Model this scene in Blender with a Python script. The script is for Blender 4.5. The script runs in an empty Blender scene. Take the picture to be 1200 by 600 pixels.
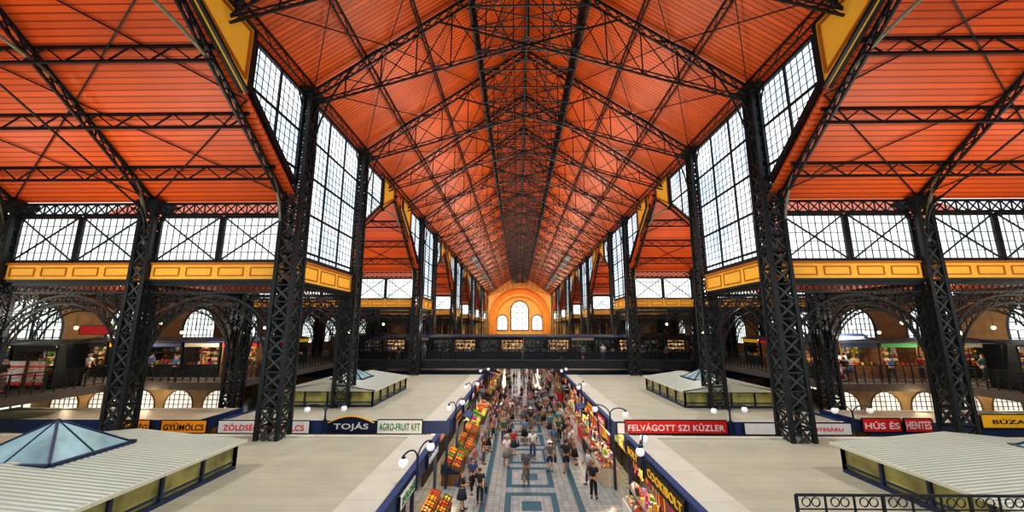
import bpy, math, random, bmesh
from mathutils import Vector, Matrix
random.seed(7)
S = bpy.context.scene
COL = S.collection
try: S.view_settings.view_transform = 'Standard'
except Exception: pass
for lk in ('Medium High Contrast', 'Standard - Medium High Contrast'):
    try: S.view_settings.look = lk; break
    except Exception: pass

# ---------------------------------------------------------------- materials
def newmat(name):
    m = bpy.data.materials.new(name); m.use_nodes = True
    return m, m.node_tree, m.node_tree.nodes['Principled BSDF']
def pm(name, col, rough=.6, metal=0., var=.12, scale=4., emit=0., ecol=None):
    m, t, b = newmat(name)
    n = t.nodes.new('ShaderNodeTexNoise'); n.inputs['Scale'].default_value = scale
    n.inputs['Detail'].default_value = 3
    tc = t.nodes.new('ShaderNodeTexCoord'); t.links.new(tc.outputs['Object'], n.inputs['Vector'])
    r = t.nodes.new('ShaderNodeValToRGB')
    c0 = [max(0, c*(1-var)) for c in col]; c1 = [min(1, c*(1+var)) for c in col]
    r.color_ramp.elements[0].color = (*c0, 1); r.color_ramp.elements[1].color = (*c1, 1)
    r.color_ramp.elements[0].position = .3; r.color_ramp.elements[1].position = .7
    t.links.new(n.outputs['Fac'], r.inputs['Fac']); t.links.new(r.outputs['Color'], b.inputs['Base Color'])
    b.inputs['Roughness'].default_value = rough; b.inputs['Metallic'].default_value = metal
    if emit:
        b.inputs['Emission Color'].default_value = (*(ecol or col), 1); b.inputs['Emission Strength'].default_value = emit
    return m
def math_node(t, op, a, b=None, c=None):
    n = t.nodes.new('ShaderNodeMath'); n.operation = op
    for i, v in enumerate((a, b, c)):
        if v is None: continue
        if isinstance(v, (int, float)): n.inputs[i].default_value = v
        else: t.links.new(v, n.inputs[i])
    return n.outputs[0]
def stripes(name, c_main, c_line, axis, pitch, width=.12, rough=.55, noise=.1, big=0., bscale=.25):
    m, t, b = newmat(name)
    g = t.nodes.new('ShaderNodeNewGeometry'); s = t.nodes.new('ShaderNodeSeparateXYZ')
    t.links.new(g.outputs['Position'], s.inputs[0])
    v = math_node(t, 'DIVIDE', s.outputs[axis], pitch)
    fr = math_node(t, 'FRACT', v); fl = math_node(t, 'FLOOR', v)
    mk = math_node(t, 'LESS_THAN', fr, width)
    wn = t.nodes.new('ShaderNodeTexWhiteNoise'); wn.noise_dimensions = '1D'; t.links.new(fl, wn.inputs['W'])
    hv = t.nodes.new('ShaderNodeHueSaturation'); hv.inputs['Color'].default_value = (*c_main, 1)
    val = math_node(t, 'MULTIPLY_ADD', wn.outputs['Value'], noise*2, 1-noise)
    if big:
        nz = t.nodes.new('ShaderNodeTexNoise'); nz.inputs['Scale'].default_value = bscale; nz.inputs['Detail'].default_value = 4
        t.links.new(g.outputs['Position'], nz.inputs['Vector'])
        val = math_node(t, 'MULTIPLY', val, math_node(t, 'MULTIPLY_ADD', nz.outputs['Fac'], big*2, 1-big))
    t.links.new(val, hv.inputs['Value'])
    mx = t.nodes.new('ShaderNodeMix'); mx.data_type = 'RGBA'
    t.links.new(mk, mx.inputs[0]); t.links.new(hv.outputs[0], mx.inputs[6]); mx.inputs[7].default_value = (*c_line, 1)
    t.links.new(mx.outputs[2], b.inputs['Base Color']); b.inputs['Roughness'].default_value = rough
    return m
def glow(name, col, st, var=.1, scale=.6):
    m = bpy.data.materials.new(name); m.use_nodes = True; t = m.node_tree; t.nodes.clear()
    o = t.nodes.new('ShaderNodeOutputMaterial'); e = t.nodes.new('ShaderNodeEmission')
    n = t.nodes.new('ShaderNodeTexNoise'); n.inputs['Scale'].default_value = scale
    g = t.nodes.new('ShaderNodeNewGeometry'); t.links.new(g.outputs['Position'], n.inputs['Vector'])
    r = t.nodes.new('ShaderNodeValToRGB')
    v = var if isinstance(var, tuple) else (var, var, var)
    r.color_ramp.elements[0].color = (*[c*(1-q) for c, q in zip(col, v)], 1); r.color_ramp.elements[1].color = (*col, 1)
    r.color_ramp.elements[0].position = .35; r.color_ramp.elements[1].position = .65
    t.links.new(n.outputs['Fac'], r.inputs['Fac']); t.links.new(r.outputs['Color'], e.inputs['Color'])
    e.inputs['Strength'].default_value = st; t.links.new(e.outputs[0], o.inputs['Surface'])
    return m

IRON = pm('dark_iron', (.018, .024, .026), .42, .3, .3)
IRON2 = pm('iron_grey_green', (.05, .062, .06), .45, .2, .3)
OLIVE = pm('olive_iron', (.24, .25, .16), .5, .1, .2)
ORANGE_N = stripes('orange_boards_nave', (.86, .135, .012), (.34, .035, .006), 1, .24, .2, .42, .12, .45)
ORANGE_T = stripes('orange_boards_transept', (.84, .125, .014), (.36, .040, .008), 1, .20, .2, .42, .12, .4)
YEL = pm('ochre_paint_glow', (.98, .50, .05), .55, 0, .06, emit=.10)  # faint emission added so the ochre panels look brighter lit
YELD = pm('ochre_paint_dark', (.50, .16, .015), .6, 0, .08)
BLUESTEEL = pm('blue_grey_steel', (.05, .07, .10), .5)
PANE = glow('daylit_frosted_pane', (.94, .98, 1.0), 1.6, (.45, .36, .26), .45)
PANE_L = glow('daylit_frosted_low_pane', (.97, 1.0, .95), 1.5, (.35, .28, .30), .6)
PANE_E = glow('daylit_end_pane', (1, 1, .96), 1.8, .05, .45)
PANE_Y = glow('daylit_low_pane', (1.0, .93, .78), 1.2, .4, .8)
PANE_R = glow('rooflight_pane', (1.0, .85, .75), .8, .3, .8)
WALLM = pm('warm_plaster', (.38, .25, .12), .8, 0, .2, 2)
ENDM = pm('end_wall_plaster', (.95, .58, .2), .8, 0, .06, .5)
ENDD = pm('end_wall_arch_plaster', (.9, .33, .06), .8, 0, .08, .5)
ROOFB = stripes('stall_roof_boards', (.45, .45, .345), (.37, .37, .285), 1, .62, .06, .5, .03, .2, .9)
ROOFW = stripes('stall_roof_edge', (.58, .585, .48), (.50, .50, .41), 1, 2.4, .02, .5, .02, .16, 1.3)
CORR = stripes('corrugated_sheet', (.49, .54, .45), (.30, .35, .29), 1, .17, .35, .42, .03, .14, .8)  # dark stripes painted in so the corrugation reads as shaded ridges
BLUE = pm('blue_fascia', (.022, .055, .17), .5)
BLUE2 = pm('dark_blue_frame', (.012, .026, .075), .4)
GREEN_G = pm('lantern_glass', (.40, .38, .12), .15, 0, .45, 1.5)
SKYG = pm('skylight_glass', (.28, .45, .48), .08, 0, .3, 1.0)
COOLG = pm('cool_shop_glass', (.07, .10, .13), .1, 0, .4, 1.2)
DECK = pm('gallery_concrete', (.09, .08, .07), .8)
DARK = pm('dark_interior', (.025, .023, .023), .7)
WOOD = pm('stall_wood', (.17, .08, .03), .6, 0, .3)
METAL = pm('brushed_steel', (.45, .46, .48), .3, .8, .1)
WHITE = pm('white_enamel', (.8, .8, .77), .4, 0, .03)
CREAM = pm('cream_cloth', (.55, .48, .37), .8, 0, .1)
GLOBE = pm('opal_globe', (.9, .9, .9), .3, 0, .02, emit=.35, ecol=(1, .98, .95))
WARMG = pm('warm_opal_globe', (.9, .8, .5), .3, 0, .02, emit=3.0, ecol=(1, .75, .4))
TUBE = glow('strip_glow', (1, .82, .55), 18, .02)
SHOPG = glow('glowing_shop_back', (1, .58, .26), .85, .85, 3.5)  # glow put into the back panels to imitate warmly lit shop interiors
TREAD = pm('red_sign', (.66, .02, .02), .5, 0, .05, emit=.12)  # small emission added to this and the other sign colours to brighten them
TYEL = pm('yellow_sign', (.9, .50, .02), .5, 0, .05, emit=.2)
TORA = pm('orange_sign', (.9, .32, .01), .5, 0, .05, emit=.2)
TGRN = pm('green_paint', (.02, .28, .06), .5, 0, .05)
TBLK = pm('black_paint', (.015, .015, .015), .5, 0, .05)
SIGNW = pm('glowing_white_sign', (.82, .82, .79), .4, 0, .03, emit=.1)  # white sign paint with a little added glow
cols = [(.8,.05,.03),(.95,.38,.02),(.9,.65,.05),(.14,.45,.06),(.75,.72,.66),(.08,.18,.5),(.5,.08,.25),(.3,.12,.05)]
GOODS = [pm('goods_colour', c, .5, 0, .15, 6, emit=.08) for c in cols]  # goods carry a faint glow of their own to look lit
KGOODS = [pm('kiosk_goods_colour', tuple(q*.8 for q in c), .5, 0, .3, 6) for c in cols]+[DARK, WOOD]
CGOODS = [pm('cool_goods_colour', c, .5, 0, .3, 6) for c in ((.3,.32,.36),(.12,.2,.35),(.4,.3,.2),(.5,.5,.5),(.35,.08,.06),(.1,.25,.2))]+[DARK, DARK]

FLOOR, t, b = newmat('market_floor_tiles')
g = t.nodes.new('ShaderNodeNewGeometry'); s = t.nodes.new('ShaderNodeSeparateXYZ'); t.links.new(g.outputs['Position'], s.inputs[0])
ax = math_node(t, 'ABSOLUTE', s.outputs[0]); fy = math_node(t, 'MODULO', s.outputs[1], 3.6)
def band(v, a, b_): return math_node(t, 'MULTIPLY', math_node(t, 'GREATER_THAN', v, a), math_node(t, 'LESS_THAN', v, b_))
rect = math_node(t, 'MULTIPLY', math_node(t, 'LESS_THAN', ax, 1.25), band(fy, .3, 3.3))
inner = math_node(t, 'MULTIPLY', math_node(t, 'LESS_THAN', ax, .95), band(fy, .7, 2.9))
core = math_node(t, 'MULTIPLY', math_node(t, 'LESS_THAN', ax, .45), band(fy, 1.3, 2.3))
mask = math_node(t, 'ADD', math_node(t, 'SUBTRACT', rect, inner), core)
mask = math_node(t, 'ADD', mask, band(ax, 2.1, 2.4))
mask = math_node(t, 'MINIMUM', mask, 1.0)
br = t.nodes.new('ShaderNodeTexBrick'); br.inputs['Scale'].default_value = 1.7; br.offset = 0
br.inputs['Color1'].default_value = (.34, .375, .37, 1); br.inputs['Color2'].default_value = (.25, .285, .29, 1); br.inputs['Mortar'].default_value = (.12, .14, .15, 1)
br.inputs['Mortar Size'].default_value = .018; br.inputs['Brick Width'].default_value = .5; br.inputs['Row Height'].default_value = .5
t.links.new(g.outputs['Position'], br.inputs['Vector'])
mx = t.nodes.new('ShaderNodeMix'); mx.data_type = 'RGBA'
t.links.new(mask, mx.inputs[0]); t.links.new(br.outputs['Color'], mx.inputs[6]); mx.inputs[7].default_value = (.04, .12, .165, 1)
t.links.new(mx.outputs[2], b.inputs['Base Color']); b.inputs['Roughness'].default_value = .2

# ---------------------------------------------------------------- mesh builder
class MB:
    def __init__(s): s.v = []; s.f = []; s.mi = []; s.mats = []
    def mid(s, m):
        if m not in s.mats: s.mats.append(m)
        return s.mats.index(m)
    def face(s, pts, m):
        k = len(s.v); s.v += [tuple(p) for p in pts]; s.f.append(tuple(range(k, k+len(pts)))); s.mi.append(s.mid(m))
    def hexa(s, p, m):
        k = len(s.v); s.v += [tuple(q) for q in p]; i = s.mid(m)
        for q in ((0,3,2,1),(4,5,6,7),(0,1,5,4),(1,2,6,5),(2,3,7,6),(3,0,4,7)):
            s.f.append(tuple(k+j for j in q)); s.mi.append(i)
    def box(s, x0, x1, y0, y1, z0, z1, m):
        s.hexa([(x0,y0,z0),(x1,y0,z0),(x1,y1,z0),(x0,y1,z0),(x0,y0,z1),(x1,y0,z1),(x1,y1,z1),(x0,y1,z1)], m)
    def bar(s, a, b, w, m, h=None):
        a = Vector(a); b = Vector(b); d = b-a
        if d.length < 1e-5: return
        d.normalize(); up = Vector((0,0,1)) if abs(d.z) < .95 else Vector((0,1,0))
        u = d.cross(up).normalized()*w/2; v = u.cross(d).normalized()*(h or w)/2
        s.hexa([a-u-v, a+u-v, a+u+v, a-u+v, b-u-v, b+u-v, b+u+v, b-u+v], m)
    def poly(s, pts, w, m):
        for i in range(len(pts)-1): s.bar(pts[i], pts[i+1], w, m)
    def tube(s, pts, r, m, n=6, cap=True):
        pts = [Vector(p) for p in pts]; k = len(s.v); i = s.mid(m)
        rs = r if isinstance(r, (list, tuple)) else [r]*len(pts)
        for j, p in enumerate(pts):
            d = (pts[min(j+1, len(pts)-1)]-pts[max(j-1, 0)])
            d = d.normalized() if d.length > 1e-6 else Vector((0,0,1))
            up = Vector((0,0,1)) if abs(d.z) < .9 else Vector((0,1,0))
            u = d.cross(up).normalized(); v = u.cross(d).normalized()
            for q in range(n):
                a = 2*math.pi*q/n; s.v.append(tuple(p+(u*math.cos(a)+v*math.sin(a))*rs[j]))
        for j in range(len(pts)-1):
            for q in range(n):
                a = k+j*n+q; b_ = k+j*n+(q+1)%n
                s.f.append((a, b_, b_+n, a+n)); s.mi.append(i)
        if cap:
            s.f.append(tuple(k+q for q in range(n-1, -1, -1))); s.mi.append(i)
            e = k+(len(pts)-1)*n; s.f.append(tuple(e+q for q in range(n))); s.mi.append(i)
    def ball(s, c, r, m, n=8, rg=5, sc=(1,1,1)):
        k = len(s.v); i = s.mid(m)
        s.v.append((c[0], c[1], c[2]+r*sc[2]))
        for a in range(1, rg):
            th = math.pi*a/rg
            for q in range(n):
                ph = 2*math.pi*q/n
                s.v.append((c[0]+r*sc[0]*math.sin(th)*math.cos(ph), c[1]+r*sc[1]*math.sin(th)*math.sin(ph), c[2]+r*sc[2]*math.cos(th)))
        s.v.append((c[0], c[1], c[2]-r*sc[2])); e = len(s.v)-1
        for q in range(n):
            s.f.append((k, k+1+q, k+1+(q+1)%n)); s.mi.append(i)
            for a in range(rg-2):
                A = k+1+a*n+q; B = k+1+a*n+(q+1)%n
                s.f.append((A, A+n, B+n, B)); s.mi.append(i)
            A = k+1+(rg-2)*n+q; B = k+1+(rg-2)*n+(q+1)%n
            s.f.append((A, e, B)); s.mi.append(i)
    def ring(s, c, r, w, m, n=12):
        pts = [(c[0]+r*math.cos(2*math.pi*q/n), c[1], c[2]+r*math.sin(2*math.pi*q/n)) for q in range(n+1)]
        s.poly(pts, w, m)
    def lattice(s, a, b, dvec, n, cw, ww, m, xx=False):
        a = Vector(a); b = Vector(b); dv = Vector(dvec)
        s.bar(a, b, cw, m); s.bar(a+dv, b+dv, cw, m)
        for i in range(n):
            p = a.lerp(b, i/n); q = a.lerp(b, (i+1)/n)
            if xx: s.bar(p, q+dv, ww, m); s.bar(p+dv, q, ww, m); s.bar(p, p+dv, ww, m)
            elif i % 2 == 0: s.bar(p, q+dv, ww, m)
            else: s.bar(p+dv, q, ww, m)
    def build(s, name, smooth=False):
        me = bpy.data.meshes.new(name); me.from_pydata(s.v, [], s.f); me.update()
        for m in s.mats: me.materials.append(m)
        me.polygons.foreach_set('material_index', s.mi)
        if smooth: me.polygons.foreach_set('use_smooth', [True]*len(s.f))
        me.update(); return me

def ob(name, me, loc=(0,0,0), rot=0., parent=None, label=None, cat=None, group=None, kind=None, rotf=None, scale=None):
    o = bpy.data.objects.new(name, me); COL.objects.link(o); o.location = loc
    o.rotation_euler = rotf or (0, 0, rot)
    if scale: o.scale = scale
    if parent: o.parent = parent
    if label: o['label'] = label
    if cat and not parent: o['category'] = cat
    if group: o['group'] = group
    if kind: o['kind'] = kind
    return o
cnt = {}
def struct(base, me, loc=(0,0,0), rot=0., label=None, cat=None, **k):
    cnt[base] = cnt.get(base, 0)+1
    return ob('%s_%d' % (base, cnt[base]), me, loc, rot, label=label, cat=cat or base, kind='structure', **k)

# ---------------------------------------------------------------- layout constants
HW = 11.55; X2 = 18.6; X3 = 25.65; XO = 33.0
EZ = 20.3; RZ = 28.3; TE = 14.2; TW = 17.1; BAY = 7.1
END = 146.6
trans = [(1.4 + i*24.2, 18.5 + i*24.2) for i in range(6)]
SL = (EZ-TE)/(TW/2); NS = (RZ-EZ)/HW
R90 = math.pi/2

# ---------------------------------------------------------------- shell
mb = MB(); mb.box(-XO-.3, XO+.3, -8, END+1, -.2, 0, FLOOR)
ob('floor', mb.build('floor'), label='grey tiled market floor with blue inlaid rectangles', cat='floor', kind='structure')
for sx in (-1, 1):
    mb = MB(); mb.hexa([(sx*HW*1.02,-7,EZ-.1),(0,-7,RZ),(0,END+.5,RZ),(sx*HW*1.02,END+.5,EZ-.1),
                        (sx*HW*1.02,-7,EZ+.1),(0,-7,RZ+.2),(0,END+.5,RZ+.2),(sx*HW*1.02,END+.5,EZ+.1)], ORANGE_N)
    ob('ceiling', mb.build('nave_ceiling'), label='orange-red boarded pitched ceiling over the nave', cat='ceiling', kind='structure')
for (a, b_) in trans:
    c = (a+b_)/2
    for sx in (-1, 1):
        for e in (a, b_):
            mb = MB(); x0, x1 = sorted((sx*HW, sx*XO))
            mb.hexa([(x0,e,TE),(x1,e,TE),(x1,c,EZ-.02),(x0,c,EZ-.02),(x0,e,TE+.15),(x1,e,TE+.15),(x1,c,EZ+.13),(x0,c,EZ+.13)], ORANGE_T)
            ob('ceiling', mb.build('transept_ceiling'), label='orange-red boarded sloping ceiling of a cross aisle', cat='ceiling', kind='structure')
lows = [(18.5+i*24.2, 25.6+i*24.2) for i in range(5)]
for (a, b_) in lows:
    for sx in (-1, 1):
        x0, x1 = sorted((sx*HW, sx*XO)); mb = MB(); mb.box(x0, x1, a, b_, 10.35, 10.5, ORANGE_T)
        ob('ceiling', mb.build('low_ceiling'), label='low orange boarded ceiling between cross aisles', cat='ceiling', kind='structure')
for sx, nm in ((-1, 'wall_left'), (1, 'wall_right')):
    mb = MB(); x0, x1 = sorted((sx*XO, sx*(XO+.4))); mb.box(x0, x1, -2, END+.5, 0, TE+.2, WALLM)
    for (a, b_) in trans:
        mb.hexa([(x0,a,TE),(x1,a,TE),(x1,b_,TE),(x0,b_,TE),(x0,(a+b_)/2-.1,EZ),(x1,(a+b_)/2-.1,EZ),(x1,(a+b_)/2+.1,EZ),(x0,(a+b_)/2+.1,EZ)], WALLM)
    ob(nm, mb.build(nm), label='warm plaster outer wall of the market hall', cat='wall', kind='structure')
mb = MB(); mb.box(-XO, XO, END, END+.5, 0, EZ, ENDM)
mb.hexa([(-HW,END,EZ),(HW,END,EZ),(HW,END+.5,EZ),(-HW,END+.5,EZ),(-.1,END,RZ),(.1,END,RZ),(.1,END+.5,RZ),(-.1,END+.5,RZ)], ENDM)
ob('wall_end', mb.build('wall_end'), label='ochre plastered end wall with a great arch', cat='wall', kind='structure')
for i, y in enumerate([a+k*5.7 for (a, b_) in trans[3:] for k in range(3)]):
    for sx in (-1, 1):
        mb = MB()
        def RP(x, yy): return (sx*x, yy, RZ-NS*x-.06)
        mb.face([RP(8.9,y+.5), RP(9.9,y+.5), RP(9.9,y+5.2), RP(8.9,y+5.2)], PANE_R)
        for k in range(7): yy = y+.5+4.7*k/6; mb.bar(RP(8.9,yy), RP(9.9,yy), .07, IRON)
        for x in (8.9, 9.9): mb.bar(RP(x,y+.5), RP(x,y+5.2), .08, IRON)
        struct('window', mb.build('rooflight'), label='pale glazed rooflight strip in the orange ceiling')
def archpts(w, z0, zs, n=16):
    p = [(-w/2, z0)]
    for i in range(n+1):
        a = math.pi*(1-i/n); p.append((w/2*math.cos(a), zs+w/2*math.sin(a)))
    p.append((w/2, z0)); return p
def arch_rib(r, w, d, z0, zs, m):
    mb = MB(); P = archpts(2*r, z0, zs, 24); Q = archpts(2*(r-w), z0, zs, 24)
    for i in range(len(P)-1):
        a, b2, c2, d2 = P[i], P[i+1], Q[i+1], Q[i]
        mb.hexa([(a[0],0,a[1]),(b2[0],0,b2[1]),(c2[0],0,c2[1]),(d2[0],0,d2[1]),(a[0],d,a[1]),(b2[0],d,b2[1]),(c2[0],d,c2[1]),(d2[0],d,d2[1])], m)
    return mb
struct('trim', arch_rib(11.1, 1.5, .9, 4.6, 11.2, ENDD).build('end_arch'), (0, END-.9, 0), label='orange moulded great arch on the end wall', cat='arch moulding')
struct('trim', arch_rib(8.8, .45, .5, 4.6, 10.8, ENDD).build('end_arch_in'), (0, END-.5, 0), label='orange inner arch moulding on the end wall', cat='arch moulding')
def arch_window(w, z0, zs, nx, nz, pane, frame, fw=.14):
    mb = MB(); P = archpts(w, z0, zs)
    mb.face([(x, 0, z) for x, z in P], pane)
    for i in range(len(P)): a = P[i]; c = P[(i+1) % len(P)]; mb.bar((a[0],-.04,a[1]), (c[0],-.04,c[1]), fw, frame)
    for i in range(1, nx):
        x = -w/2+w*i/nx; mb.bar((x,-.05,z0), (x,-.05,zs+math.sqrt(max(0,(w/2)**2-x*x))), fw*.5, frame)
    top = zs+w/2
    for j in range(1, nz):
        z = z0+(top-z0)*j/nz; hw = w/2 if z < zs else math.sqrt(max(0,(w/2)**2-(z-zs)**2))
        mb.bar((-hw,-.05,z), (hw,-.05,z), fw*.5, frame)
    return mb
struct('window', arch_window(6.4, 7.4, 14.8, 3, 5, PANE_E, WOOD, .4).build('end_win'), (0, END-.1, 0), label='tall arched white end window with brown mullions', cat='window')
for x in (-6.4, 6.4):
    struct('window', arch_window(3.9, 7.4, 11.0, 2, 3, PANE_E, WOOD, .4).build('end_win_s'), (x, END-.1, 0), label='smaller arched white end window', cat='window')
w_up = arch_window(4.0, 5.8, 8.0, 8, 8, PANE_L, BLUESTEEL, .12).build('gallery_win')
w_lo = arch_window(3.6, 1.2, 2.1, 6, 5, PANE_Y, BLUESTEEL).build('ground_win')
for i in range(12):
    y = 4.5+i*7.1
    for sx in (-1, 1):
        for me, lb in ((w_up, 'arched multi-pane window above the gallery'), (w_lo, 'low arched window under the gallery')):
            struct('window', me, (sx*(XO-.06), y, 0), -sx*math.pi/2, lb)
# cross wall beneath the gallery with arched windows
w_ug = arch_window(1.9, 2.2, 3.05, 6, 6, PANE_Y, WOOD, .07).build('under_gallery_win')
for sx, nm in ((-1, 'wall_left_gallery'), (1, 'wall_right_gallery')):
    x0, x1 = sorted((sx*19.2, sx*XO)); mb = MB(); mb.box(x0, x1, 26.9, 27.1, 0, 4.14, WALLM)
    ob(nm, mb.build(nm), label='ochre plaster cross wall beneath the gallery', cat='wall', kind='structure')
    for k in range(5): struct('window', w_ug, (sx*(20.4+k*2.55), 26.86, 0), label='warm lit arched window beneath the gallery')

# clerestory windows
def poly_window(bottom, top, s0, s1, ns, dz, pane=PANE):
    mb = MB()
    mb.face([(s0,0,bottom(s0)),(s1,0,bottom(s1)),(s1,0,top),(s0,0,top)], pane)
    for y in (-.05, .05):
        fr = [(s0,bottom(s0)),(s1,bottom(s1)),(s1,top),(s0,top)]
        for i in range(4): a = fr[i]; c = fr[(i+1)%4]; mb.bar((a[0],y,a[1]),(c[0],y,c[1]),.18,IRON)
    n_th = ns*5
    for i in range(1, n_th):
        s_ = s0+(s1-s0)*i/n_th; w = .12 if i % 5 == 0 else .034
        mb.bar((s_,0,bottom(s_)), (s_,0,top), w, IRON if i % 5 == 0 else BLUESTEEL, w*1.2+.01)
    z = top-dz; k = 1
    while z > min(bottom(s0), bottom(s1))+.05:
        a, c = s0, s1
        if abs(bottom(s1)-bottom(s0)) > .01:
            sc = s0+(s1-s0)*(z-bottom(s0))/(bottom(s1)-bottom(s0))
            if bottom(s1) > bottom(s0): c = min(s1, sc)
            else: a = max(s0, sc)
        w = .12 if k % 5 == 0 else .034
        if c-a > .05: mb.bar((a,0,z), (c,0,z), w, IRON if k % 5 == 0 else BLUESTEEL, w)
        z -= dz; k += 1
    return mb
cw_full = poly_window(lambda s: 11.5, 19.85, .45, BAY-.45, 3, .40).build('clerestory_window')
bl = lambda s: TE+.45+SL*s
cw_tri = poly_window(bl, 19.75, .45, 4.2, 2, .40).build('clerestory_gable_window')
blr = lambda s: TE+.45+SL*(-s)
cw_trir = poly_window(blr, 19.75, -4.2, -.45, 2, .40).build('clerestory_gable_window_mirrored')
def ypanel(sg):
    P = [(4.35,bl(4.35)-.45),(7.3,bl(7.3)-.75),(7.3,20.15),(4.35,20.15)]
    P = [(sg*a, z) for a, z in P]
    if sg < 0: P = [P[1], P[0], P[3], P[2]]
    mb = MB(); cx = sum(p[0] for p in P)/4; cz = sum(p[1] for p in P)/4
    mb.hexa([(p[0],-.1,p[1]) for p in P]+[(p[0],.1,p[1]) for p in P], YEL)
    for f, g_, w in ((.84,.74,.10),):
        q = [(cx+(p[0]-cx)*f, cz+(p[1]-cz)*g_) for p in P]
        for y in (-.12, .12):
            for i in range(4): a = q[i]; c = q[(i+1)%4]; mb.bar((a[0],y,a[1]),(c[0],y,c[1]),w,YELD)
    for y in (-.12, .12):
        for i in range(4): a = P[i]; c = P[(i+1)%4]; mb.bar((a[0],y,a[1]),(c[0],y,c[1]),.12,IRON)
    return mb
pan = ypanel(1).build('gable_panel'); panr = ypanel(-1).build('gable_panel_r')
def band_mesh(L, z0, z1, n):
    mb = MB(); mb.box(0, L, -.14, .14, z0, z1, YEL)
    for y in (-.15, .15):
        mb.bar((0,y*1.15,z1-.04),(L,y*1.15,z1-.04),.1,YELD); mb.bar((0,y*1.15,z0+.04),(L,y*1.15,z0+.04),.12,IRON)
        w = L/n
        for i in range(n):
            a = i*w+.18; c = (i+1)*w-.18; lo = z0+.28; hi = z1-.24
            for p, q in (((a,lo),(c,lo)),((c,lo),(c,hi)),((c,hi),(a,hi)),((a,hi),(a,lo))): mb.bar((p[0],y,p[1]),(q[0],y,q[1]),.05,YELD)
    return mb
band_n = band_mesh(BAY-.9, 10.2, 11.35, 3).build('nave_band')
band_t = band_mesh(6.2, 10.2, 11.1, 4).build('transept_band')
for (a, b_) in lows:
    for sx in (-1, 1):
        struct('window', cw_full, (sx*HW, a, 0), R90, 'tall clerestory window with dark steel muntins')
        struct('trim', band_n, (sx*HW, a+.45, 0), R90, 'ochre panelled band below the clerestory window', 'panel band')
for (a, b_) in trans:
    for sx in (-1, 1):
        struct('window', cw_trir, (sx*HW, b_, 0), R90, 'clerestory window cut diagonally by the cross roof')
        struct('trim', panr, (sx*HW, b_, 0), R90, 'ochre panel above the cross roof', 'panel')
        if a > 5: struct('window', cw_tri, (sx*HW, a, 0), R90, 'clerestory window cut diagonally by the cross roof')
        struct('trim', pan, (sx*HW, a, 0), R90, 'ochre panel above the cross roof', 'panel')
mb = MB(); L = 6.3
for k in (0, 1):
    x0 = k*L/2+.08; x1 = (k+1)*L/2-.08
    mb.face([(x0,0,11.2),(x1,0,11.2),(x1,0,13.4),(x0,0,13.4)], PANE_L)
    for p, q in (((x0,11.2),(x1,11.2)),((x1,11.2),(x1,13.4)),((x1,13.4),(x0,13.4)),((x0,13.4),(x0,11.2))): mb.bar((p[0],-.04,p[1]),(q[0],-.04,q[1]),.13,IRON)
    for i in range(1, 9): x = x0+(x1-x0)*i/9; mb.bar((x,-.04,11.2),(x,-.04,13.4),.03,BLUESTEEL)
    for j in range(1, 5): z = 11.2+.44*j; mb.bar((x0,-.04,z),(x1,-.04,z),.03,BLUESTEEL)
    mb.bar((x0,-.1,11.2),(x1,-.1,13.4),.06,IRON); mb.bar((x0,-.1,13.4),(x1,-.1,11.2),.06,IRON)
w_low = mb.build('aisle_window')
mb = MB(); mb.lattice((0,0,13.55),(6.3,0,13.55),(0,0,.55),12,.1,.045,IRON,True); lat_low = mb.build('eave_lattice')

# columns
def column(H, w0, w1, name):
    mb = MB(); n = int(H/.8)
    def cor(z, i):
        w = (w0+(w1-w0)*z/H)/2; return Vector((w*(1,-1,-1,1)[i], w*(1,1,-1,-1)[i], z))
    for i in range(4): mb.bar(cor(.6,i), cor(H,i), .17, IRON)
    for j in range(n):
        z0 = .6+(H-.6)*j/n; z1 = .6+(H-.6)*(j+1)/n
        for i in range(4):
            mb.bar(cor(z0,i), cor(z1,(i+1)%4), .075, IRON2); mb.bar(cor(z1,i), cor(z0,(i+1)%4), .075, IRON2)
            mb.bar(cor(z0,i), cor(z0,(i+1)%4), .08, IRON)
    me = mb.build(name)
    b = MB(); w = w0/2+.14; b.box(-w,w,-w,w,0,.55,IRON); w -= .07; b.box(-w,w,-w,w,.55,.75,IRON)
    c = MB(); w = w1/2+.1; c.box(-w,w,-w,w,H-.5,H-.3,IRON); w += .1; c.box(-w,w,-w,w,H-.3,H-.02,IRON)
    for a in range(4):
        dx, dy = ((1,0),(-1,0),(0,1),(0,-1))[a]
        pts = [(dx*(w1/2+.9*(1-math.cos(u))), dy*(w1/2+.9*(1-math.cos(u))), H-2.0+1.7*math.sin(u)) for u in [math.pi/2*k/6 for k in range(7)]]
        c.poly(pts, .09, IRON)
    return me, b.build(name+'_base'), c.build(name+'_capital')
CT = column(EZ-.1, .98, .68, 'tall_column'); CS = column(TE, .8, .64, 'side_column')
yc = sorted(set([round(v, 2) for p in trans for v in p]))
for y in yc:
    if y < 10: continue
    for x in (-HW, HW, -X2, X2, -X3, X3):
        tall = abs(x) == HW
        me, bs, cp = CT if tall else CS
        o = ob('iron_column', me, (x, y, 0), label='tall riveted black lattice iron column carrying the nave roof' if tall else 'black lattice iron column of the side aisle', cat='column', group='lattice iron columns')
        ob('column_base', bs, parent=o); ob('column_capital', cp, parent=o)
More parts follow.
